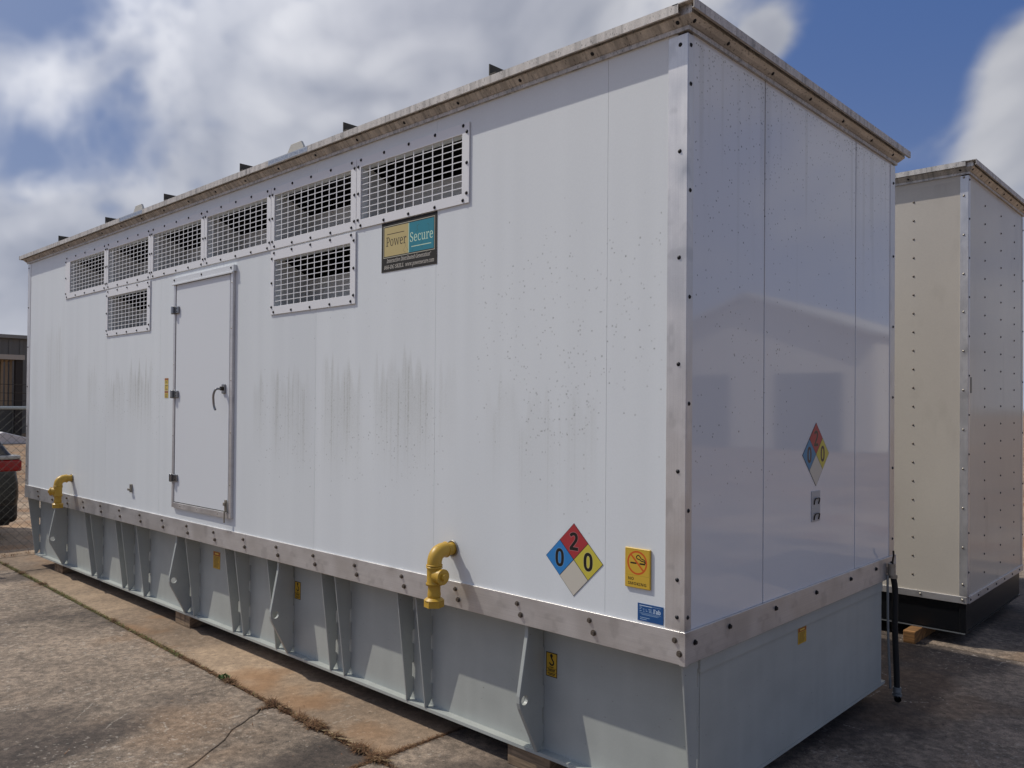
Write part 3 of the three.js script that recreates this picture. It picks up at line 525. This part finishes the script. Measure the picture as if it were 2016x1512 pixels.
{ // drain hose at the far edge of the end wall
  const c = new THREE.CatmullRomCurve3([V(.045, -.12, -2.50), V(.05, -.2, -2.52), V(.045, -.45, -2.535), V(.05, -.7, -2.55), V(.055, -.86, -2.55)]);
  const p = part('drain_hose', new THREE.TubeGeometry(c, 40, .019, 12), mat.rubber, gen);
  const cy = (r0, r1, h, y, z, x = .05) => { const g = new THREE.CylinderGeometry(r0, r1, h, 14); g.translate(x, y, z); return g; };
  sub('valve', merge([cy(.02, .024, .07, -.075, -2.49, .04), cy(.026, .026, .02, -.12, -2.50, .045), cy(.024, .024, .02, -.045, -2.485, .04), rbox(.011, .04, -.10, -.06, -2.50, -2.48, .003)]), mat.zinc, p);
  sub('lever', new THREE.TubeGeometry(new THREE.CatmullRomCurve3([V(.045, -.04, -2.485), V(.05, .0, -2.48), V(.06, .025, -2.46), V(.06, .055, -2.455)]), 14, .006, 6), mat.darkMetal, p);
  sub('fitting', merge([cy(.026, .026, .035, -.865, -2.55, .055), cy(.03, .03, .016, -.895, -2.55, .055)]), mat.galv, p);
  const el = new THREE.TubeGeometry(new THREE.CatmullRomCurve3([V(.055, -.90, -2.55), V(.058, -.915, -2.545), V(.07, -.918, -2.52)]), 10, .022, 10); sub('hose_end', el, mat.rubber, p);
  sub('sight_tube', new THREE.TubeGeometry(new THREE.CatmullRomCurve3([V(.02, -.11, -2.47), V(.015, -.5, -2.50), V(.02, -.86, -2.53)]), 20, .008, 8), mat.galv, p);
}

// ---- timber blocks under the base
function timber(x0, x1, z0, z1, label, m = mat.wood, h = .12) { const g = rbox(x0, x1, 0, h - .0005, z0, z1, .005, 1); const a = rnd(); planar(g, (x, y, z) => (x + z * .8) * 1.6 + a, (x, y, z) => (y + z * .4) * 2.2 + a); single('timber_block', g, m, label, 'block', 'timber blocks under the enclosures'); }
timber(-1.16, -.86, -1.1, -.125, 'brown timber block under the base beside the first lifting plate by the hazard diamond');
timber(-5.19, -4.915, -1.1, -.128, 'brown timber block under the base below the door');
timber(-8.35, -8.09, -1.1, -.15, 'brown timber block under the base below the far yellow pipe');

// ================================================================== SECOND ENCLOSURE
{
  const X = .04, Z = -4.27, top = 2.885, bot = -.55, L2 = 8.2, W2 = 1.97;
  const e2 = thing('small_enclosure', 'narrower beige enclosure with rows of bolts on a black steel base, behind the generator', 'enclosure', [X - 4, 0, Z - 1]);
  const off = V(X, bot, Z); const H2 = top - bot; const keep = e2.off.clone(); e2.off.add(off);          // local: corner at origin, y = 0 at wall bottom
  const tW2 = tex(1024, 512, (i, j) => { const x = i / 1024 * 8.2, y = j / 512 * 3.4, n = fbm(x * 2, y * 1.2, 4), g = (hash(i, j) - .5) * 4, k = sstep(.6, .8, fbm(x * 5 + 3, y * 2, 4)) * .2; return [lerp(196, 160, k) + (n - .5) * 16 + g, lerp(188, 152, k) + (n - .5) * 16 + g, lerp(174, 138, k) + (n - .5) * 14 + g]; });
  const m2 = M({ map: tW2, roughness: .5 });
  for (const [a, b] of [[-.05, -.785], [-.787, -2.0], [-2.002, -3.2], [-3.202, -4.4], [-4.402, -5.6], [-5.602, -6.8], [-6.802, -L2 + .05]]) {
    const w = part('wall_panel', planar(box(b, a, 0, H2 + .02, -.045, 0), x => x / 8.2, (x, y) => y / 3.4), m2, e2);
    const xs = []; for (const x of [-.415, -1.0]) if (x < a && x > b) xs.push(x);
    const pts = []; for (const x of xs) for (let y = .13; y < H2 - .05; y += .1575) pts.push([x, y, 0]); screws(w, pts, mat.bolt, 'z', .9, 'bolt');
  }
  const wE = part('end_panel', planar(box(-.045, 0, 0, H2 + .02, -W2 + .05, -.05), (x, y, z) => z / 8.2, (x, y) => y / 3.4), new THREE.MeshPhysicalMaterial({ map: tW2, roughness: .5, clearcoat: .5, clearcoatRoughness: .1 }), e2);
  const pts = []; for (const z of [-.53, -1.09, -1.61]) for (let y = .13 + (z < -1 ? .01 : 0); y < H2 - .05; y += .1575) pts.push([0, y, z]); screws(wE, pts, mat.screw, 'x', .95, 'bolt');
  part('rear_wall', box(-L2 + .05, -.05, 0, H2, -W2, -W2 + .045), m2, e2); part('far_end_wall', box(-L2, -L2 + .045, 0, H2, -W2 + .05, -.05), m2, e2);
  const post = (x0, x1, z0, z1) => part('corner_post', upright(rbox(x0, x1, -.0, H2 - .001, z0, z1, .002)), mat.alu, e2);
  const p1 = post(-.058, .004, -.001, .005); screws(p1, [3.42, 3.27, 2.95, 2.63, 2.32, 2.0, 1.68, 1.36, 1.04, .72, .4, .1].map(y => [-.03, y, .0045]), mat.zinc, 'z', 1, 'screw');
  const p2 = post(.0005, .0055, -.05, -.0015); screws(p2, [3.4, 3.08, 2.76, 2.44, 2.12, 1.8, 1.48, 1.16, .84, .52, .2].map(y => [.005, y, -.02]), mat.screw, 'x', 1, 'screw');
  const p3 = post(.0005, .0055, -W2, -W2 + .05); screws(p3, [3.3, 2.8, 2.3, 1.8, 1.3, .8, .3].map(y => [.005, y, -W2 + .025]), mat.screw, 'x', 1, 'screw');
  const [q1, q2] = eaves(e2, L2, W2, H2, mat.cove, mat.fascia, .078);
  const xs = []; for (let x = -.05; x > -2.2; x -= .4) xs.push(x); screws(q1, xs.map(x => [x, H2 + .040, .0335]), mat.screw, 'c');
  const zs = []; for (let z = .0; z > -W2; z -= .26) zs.push(z); screws(q2, zs.map(z => [.0335, H2 + .040, z]), mat.screw, 'cx');
  const sk = part('skirt_rail', rbox(-L2, -.0005, -.055, .001, -.03, .010, .002), mat.alu, e2); screws(sk, [-.03, -.35, -.68, -1.0, -1.4].map(x => [x, -.025, .010]), mat.zinc, 'z', 1.1, 'bolt');
  const sk2 = part('skirt_rail', rbox(-.03, .011, -.055, .001, -W2, -.0305, .002), mat.alu, e2); screws(sk2, [-.06, -.3, -.6, -.9, -1.2, -1.5, -1.8].map(z => [.011, -.025, z]), mat.screw, 'x', 1, 'bolt');
  part('steel_base', merge([box(-L2 + .02, -.02, -.29, -.056, -W2 + .02, -.02), box(-L2 + .02, -.012, -.304, -.294, -W2 + .01, .004), rbox(-.06, -.008, -.293, -.056, -.06, -.008, .004)]), mat.steelBlack, e2);
  part('flange_edge', box(-L2 + .02, -.012, -.3035, -.2945, .0042, .0056), mat.galv, e2);
  const b2 = part('name_tag', box(.0005, .003, 1.66, 1.79, -.115, -.065), mat.steelBlack, e2);
  timber(-.385, -.292, -4.62, -4.065, 'pale square timber block under the black base of the narrow enclosure', mat.freshWood, .10);
}

// ================================================================== FENCE, CAR, BUILDINGS
{
  const X = -9.85, z0 = -3.2, z1 = 3.4, top = 1.875 - .02;
  const f = thing('chain_link_fence', 'galvanised chain link fence with strands of wire above its top rail', 'fence', [X, 0, 0]); f.off = V(0, 0, 0);
  const cyl = (r, a, b) => { const d = b.clone().sub(a), g = new THREE.CylinderGeometry(r, r, d.length(), 5); g.applyQuaternion(new THREE.Quaternion().setFromUnitVectors(V(0, 1, 0), d.normalize())); const c = a.clone().add(b).multiplyScalar(.5); g.translate(c.x, c.y, c.z); return g; };
  for (const z of [-3.2, -1.0, 1.2, 3.4]) { const g = new THREE.CylinderGeometry(.03, .03, top + .35, 12); g.translate(0, (top + .35) / 2, z); part('fence_post', g, mat.galv, f); }
  part('top_rail', (() => { const g = new THREE.CylinderGeometry(.022, .022, z1 - z0, 10); g.rotateX(Math.PI / 2); g.translate(0, top, (z0 + z1) / 2); return g; })(), mat.galv, f);
  const ws = [], p = .052; let k = 0;
  for (let z = z0; z < z1; z += p, k++) for (let y = .04, i = 0; y < top - .02; y += p, i++) { const s = (i + k) % 2 ? 1 : -1; const zz = i % 2 ? p : 0; ws.push(cyl(.0019, V(.002 * s, y, z + s * p / 2), V(-.002 * s, y + p, z - s * p / 2))); }
  part('wire_mesh', merge(ws), M({ color: 0x55554f, metalness: .4, roughness: .6 }), f).userData.kind = 'stuff';
  for (const y of [.09, .19, .30]) part('wire_strand', cyl(.004, V(0, top + y, z0), V(0, top + y, z1)), mat.darkMetal, f);
}
{ // dark sport utility vehicle behind the fence, tail towards the enclosure
  const car = thing('parked_car', 'dark sport utility vehicle with red tail lamp parked behind the chain link fence', 'car', [-11.95, 0, 1.9]); car.off = V(0, 0, 0);
  // local: x across (+x faces the camera side), z along, tail at z = -2.43
  const zt = -2.44, prof = [[zt + .12, .20], [zt + .03, .36], [zt, .62], [zt + .01, .80], [zt + .045, 1.0], [zt + .06, 1.15], [zt + .13, 1.24], [zt + .40, 1.66], [zt + .56, 1.745], [zt + 1.4, 1.79], [zt + 2.5, 1.75], [zt + 3.1, 1.46], [zt + 3.55, 1.18], [zt + 4.5, 1.06], [zt + 4.78, .92], [zt + 4.84, .62], [zt + 4.78, .34], [zt + 4.6, .22]];
  const s = new THREE.Shape(prof.map(([z, y]) => new THREE.Vector2(z, y)));
  const g = new THREE.ExtrudeGeometry(s, { depth: 1.70, bevelEnabled: true, bevelSize: .07, bevelThickness: .09, bevelOffset: -.07, bevelSegments: 4, steps: 8 }); g.rotateY(-Math.PI / 2); g.translate(.85, 0, 0);
  const P = g.attributes.position; for (let i = 0; i < P.count; i++) { const y = P.getY(i); const k = y > 1.1 ? 1 - .30 * (y - 1.1) : 1 - .05 * Math.max(0, .7 - y); P.setX(i, P.getX(i) * k); } g.computeVertexNormals();
  const paint = new THREE.MeshPhysicalMaterial({ color: 0x0d0f14, roughness: .3, clearcoat: .6, clearcoatRoughness: .08 });
  const body = part('body', toCreasedNormals(g, .6), paint, car);
  const quad = (pts) => { const q = new THREE.BufferGeometry(); q.setAttribute('position', new THREE.Float32BufferAttribute([...pts[0], ...pts[1], ...pts[2], ...pts[0], ...pts[2], ...pts[3]], 3)); q.computeVertexNormals(); return metric(q); };
  const glass = M({ color: 0x07090b, roughness: .08, side: THREE.DoubleSide });
  for (const sgn of [1, -1]) for (const [a, b, c, d] of [[zt + .38, zt + 1.15, zt + .62, zt + 1.17], [zt + 1.22, zt + 2.05, zt + 1.24, zt + 2.05], [zt + 2.12, zt + 3.02, zt + 2.12, zt + 2.5]]) { const xb = .955 * (1 - .30 * .08) * sgn, xt = .955 * (1 - .30 * .54) * sgn; part('side_window', quad([[xb, 1.2, a], [xb, 1.2, b], [xt, 1.64, d], [xt, 1.64, c]]), glass, car); }
  part('rear_window', quad([[-.62, 1.29, zt + .15], [.62, 1.29, zt + .15], [.52, 1.63, zt + .365], [-.52, 1.63, zt + .365]]), glass, car);
  for (const sgn of [1, -1]) {
    const t = part('tail_lamp', rbox(sgn > 0 ? .70 : -.955, sgn > 0 ? .955 : -.70, .96, 1.125, zt - .012, zt + .36, .03, 3), M({ color: 0x8e0d10, roughness: .15 }), car);
    sub('lamp_strip', rbox(sgn > 0 ? .70 : -.962, sgn > 0 ? .962 : -.70, 1.127, 1.185, zt + .005, zt + .35, .02, 2), M({ color: 0xa8a6a2, roughness: .25 }), t);
  }
  part('rear_bumper', rbox(-.93, .93, .24, .58, zt + .015, zt + .5, .08, 3), M({ color: 0x0c0d0f, roughness: .5 }), car);
  for (const [x, z] of [[.80, zt + 1.1], [-.80, zt + 1.1], [.80, zt + 3.85], [-.80, zt + 3.85]]) {
    const t = new THREE.TorusGeometry(.27, .10, 10, 28); t.rotateY(Math.PI / 2); t.scale(1.25, 1, 1); const w = part('wheel', t, mat.rubber, car, V(x, .37, z)); const r = new THREE.CylinderGeometry(.22, .22, .16, 20); r.rotateZ(Math.PI / 2); sub('rim', r, mat.galv, w);
  }
}
{ // metal warehouse far behind
  const b = thing('metal_warehouse', 'grey ribbed metal warehouse with a low flat roof line beyond the fence', 'building', [-56, 0, -10]); b.off = V(0, 0, 0);
  const siding = M({ color: 0x77736a, roughness: .7, metalness: .1 }), trim = M({ color: 0x8f8b80, roughness: .6 });
  const rib = []; for (let z = -20; z < 22; z += .6) rib.push(box(.001, .06, .2, 5.9, z, z + .18));
  const w = part('wall', box(-18, 0, 0, 5.95, -20, 22), siding, b); sub('rib', merge(rib), siding, w).userData.kind = 'stuff';
  part('roof_edge', box(-18.2, .25, 5.96, 6.18, -20.2, 22.2), trim, b);
}
{ // open shed with upright boards, in front of the warehouse
  const b = thing('board_shed', 'low shed of upright tan boards standing in front of the grey warehouse', 'shed', [-50.5, 0, -5.05]); b.off = V(0, 0, 0);
  const tan = M({ color: 0xa08a6c, roughness: .8 }), dark = M({ color: 0x3a342d, roughness: .8 }), roofm = M({ color: 0xb3aa9a, roughness: .6 });
  part('roof', box(-3, .6, 4.35, 4.62, -6.55, 9), roofm, b);
  for (const z of [-6.3, -1.4, 3.6, 8.6]) part('post', box(.2, .5, 0, 4.34, z - .18, z + .18), dark, b);
  const bb = box(0, .06, 1.75, 4.34, -.065, .065); for (let z = -6.0; z < 8.4; z += .22) part('board', bb, tan, b, V(0, 0, z));
  part('rear_wall', box(-2.6, -2.5, 0, 4.34, -6.3, 8.8), dark, b); part('shaded_low_wall', box(0, .12, 0, 1.74, -6.1, 8.5), M({ color: 0x5a574e, roughness: .9 }), b);  // lower wall carries its shade in the dark grey colour
}
{ const g = new THREE.ExtrudeGeometry(new THREE.Shape([[0, 0], [1.3, 0], [1.3, .22], [.25, .52], [0, .42]].map(p => new THREE.Vector2(...p))), { depth: 1.2, bevelEnabled: true, bevelSize: .03, bevelThickness: .03, bevelSegments: 1 }); g.rotateY(Math.PI / 2); g.translate(-42.5, .0, -8.05); single('skip_lid', metric(g), M({ color: 0xcfccc6, roughness: .6 }), 'white sloping box lying on the pale concrete beyond the fence', 'box'); }
// things that the glossy end wall mirrors, outside the frame
{
  const b = thing('gabled_building', 'pale gabled building across the yard, mirrored in the glossy end wall', 'building', [17, 0, -34]); b.off = V(0, 0, 0);
  const s = new THREE.Shape([[-6, 0], [6, 0], [6, 5.2], [0, 7.4], [-6, 5.2]].map(p => new THREE.Vector2(...p)));
  const g = new THREE.ExtrudeGeometry(s, { depth: 14, bevelEnabled: false }); g.translate(0, 0, -14); part('wall', metric(g), M({ color: 0xd8d0c0, roughness: .8 }), b);
  for (const k of [1, -1]) { const r = box(-.15, 6.6, 0, .18, -14.3, .5); r.rotateZ(-Math.atan2(2.2, 6)); if (k < 0) { r.scale(-1, 1, 1); const ix = r.index.array; for (let i = 0; i < ix.length; i += 3) { const q = ix[i]; ix[i] = ix[i + 1]; ix[i + 1] = q; } } r.translate(0, 7.42, 0); part('roof', r, M({ color: 0xb8b4ac, roughness: .7 }), b); }
  for (const x of [-3, 2.6]) { const d = part('roller_door', box(x - 1.6, x + 1.6, 0, 3.6, .002, .06), M({ color: 0x45484c, roughness: .6 }), b); sub('slats', merge(Array.from({ length: 8 }, (_, i) => box(x - 1.55, x + 1.55, .2 + i * .43, .23 + i * .43, .061, .075))), mat.darkMetal, d); }
}

// ================================================================== WEEDS AND LITTER IN THE JOINTS
{
  const blade = (() => { const g = new THREE.BufferGeometry(); const p = [], q = (a, b, c, d) => p.push(...a, ...b, ...c, ...a, ...c, ...d); const n = 3; for (let i = 0; i < n; i++) { const t0 = i / n, t1 = (i + 1) / n, w0 = .5 * (1 - t0 * .7), w1 = .5 * (1 - t1 * .7), y0 = t0, y1 = t1, c0 = -.18 * t0 * t0, c1 = -.18 * t1 * t1; q([-w0, y0, c0], [w0, y0, c0], [w1, y1, c1], [-w1, y1, c1]); } g.setAttribute('position', new THREE.Float32BufferAttribute(p, 3)); g.computeVertexNormals(); return g; })();
  const items = [], col = new THREE.Color(), dm = new THREE.Object3D();
  const put = (u, v, spread, lift, lmin, lmax, wmin, wmax, c) => { const [x, z] = toW(u + rr(-spread, spread), v + rr(-spread, spread) * .6); items.push([x, lift * rnd() + .001, z, rr(0, 6.28), rr(1.22, 1.78) * (rnd() < .5 ? 1 : -1), rr(lmin, lmax), rr(wmin, wmax), c]); };
  const browns = [[.13, .060, .026], [.19, .095, .04], [.075, .038, .018], [.26, .16, .075], [.15, .072, .032]], greens = [[.15, .17, .05], [.20, .20, .06], [.10, .14, .04]];
  const pick = a => a[Math.floor(rnd() * a.length)];
  // along the main joint, thicker and greener towards the far end
  for (let k = 0; k < 15000; k++) { const u = -7.9 * rnd(); const dens = .45 + .55 * sstep(.35, .7, vn(u * 3.1 + 40, 2)); if (rnd() > dens) continue; const gr = u < -4.5 ? .55 : u < -2.5 ? .42 : .06; put(u, 0, .012 + .020 * rnd() * dens, .008, .012, .036, .003, .0075, rnd() < gr ? pick(greens) : pick(browns)); }
  for (const [u, s, n] of [[-7.4, .05, 140], [-6.7, .06, 160], [-5.95, .07, 170], [-3.9, .04, 90], [-1.72, .05, 200], [-1.13, .06, 420], [-.98, .05, 260], [-.78, .06, 320], [-.62, .085, 800], [-.40, .03, 120], [-.16, .07, 480], [0, .08, 600], [-2.3, .03, 60]])
    for (let k = 0; k < n; k++) put(u + (rnd() - rnd()) * s, (rnd() - rnd()) * s * .6, .012, .022, .014, .055, .002, .006, pick(browns));
  for (let k = 0; k < 700; k++) put(rr(-.012, .012), .7 * rnd() * rnd(), .012, .006, .012, .04, .002, .005, pick(browns));
  for (let k = 0; k < 500; k++) put(.9 * rnd(), rr(-.01, .01), .012, .006, .012, .04, .002, .005, pick(browns));
  for (let k = 0; k < 300; k++) put(rr(-.01, .01), -.5 * rnd(), .012, .006, .012, .04, .002, .005, pick(browns));
  for (let k = 0; k < 120; k++) { const t = rnd(); put(lerp(-1.085, -1.115, t), lerp(-.01, -.11, t), .012, .008, .01, .03, .002, .005, pick(browns)); }
  for (let k = 0; k < 900; k++) items.push([-9.75 + (rnd() - rnd()) * .22, .012 * rnd(), rr(-1.6, 2.2), rr(0, 6.28), rr(1.2, 1.78), rr(.02, .07), rr(.004, .012), pick(browns)]);   // leaf litter along the fence
  // straws and loose bits on the slabs
  for (const [u, n] of [[-.48, 8], [-.33, 7], [-.05, 8], [-2.4, 3], [-4.1, 3], [-1.0, 3]]) for (let k = 0; k < n; k++) { const [x, z] = toW(u + rr(-.1, .1), rr(-.015, .015)); items.push([x, .008, z, Math.PI / 2 - JA + rr(-.35, .35), 1.52, rr(.08, .2), rr(.004, .007), [.42, .32, .18]]); }
  for (let k = 0; k < 240; k++) put(-7.5 * rnd(), -2.2 * rnd() * rnd() + .25 * rnd(), .05, .002, .01, .05, .002, .006, pick(browns));
  const im = new THREE.InstancedMesh(blade, M({ color: 0xffffff, roughness: .9, side: THREE.DoubleSide }), items.length); im.name = 'dry_weeds'; im.userData = { kind: 'stuff', label: 'dry brown weeds and litter packed in the slab joints', category: 'weeds' };
  items.forEach(([x, y, z, a, tl, l, w, c], i) => { dm.position.set(x, y, z); dm.rotation.set(0, a, 0, 'YXZ'); dm.rotation.x = tl; dm.scale.set(w, l, l); dm.updateMatrix(); im.setMatrixAt(i, dm.matrix); const s = rr(.75, 1.25); im.setColorAt(i, col.setRGB(c[0] * s, c[1] * s, c[2] * s)); });
  shadow(im); scene.add(im);
  // soil filling the joint
  const [ax, az] = toW(-7.9, 0), [bx, bz] = toW(0, 0);
  // one green tuft
  const [tx, tz] = toW(-1.80, .0), lv = [];
  const leaf = new THREE.CircleGeometry(1, 6); leaf.scale(.55, 1, 1); leaf.translate(0, 1, 0);
  for (let k = 0; k < 130; k++) { const g = leaf.clone(), s = rr(.005, .010); g.scale(s, s, s); g.rotateX(rr(-.2, 1.5)); g.rotateY(rr(0, 6.28)); const r = .035 * Math.sqrt(rnd()), a = rr(0, 6.28); g.translate(Math.cos(a) * r * 1.4, .006 + .03 * rnd() * (1 - r / .05), Math.sin(a) * r); lv.push(g); }
  const tuft = thing('green_weed', 'small green weed growing in the slab joint', 'weed', [tx, 0, tz]); tuft.off = V(0, 0, 0);
  part('leaves', merge(lv), M({ color: new THREE.Color().setRGB(.075, .13, .03), roughness: .8, side: THREE.DoubleSide }), tuft);
  part('stem', merge([0, 1.3, 2.7, 4.1].map(a => { const g = new THREE.CylinderGeometry(.0012, .0018, .035, 5); g.rotateZ(.6); g.rotateY(a); g.translate(Math.cos(a) * .008, .012, -Math.sin(a) * .008); return g; })), M({ color: 0x5a5a26, roughness: .9 }), tuft);
}

renderer.render(scene, camera);
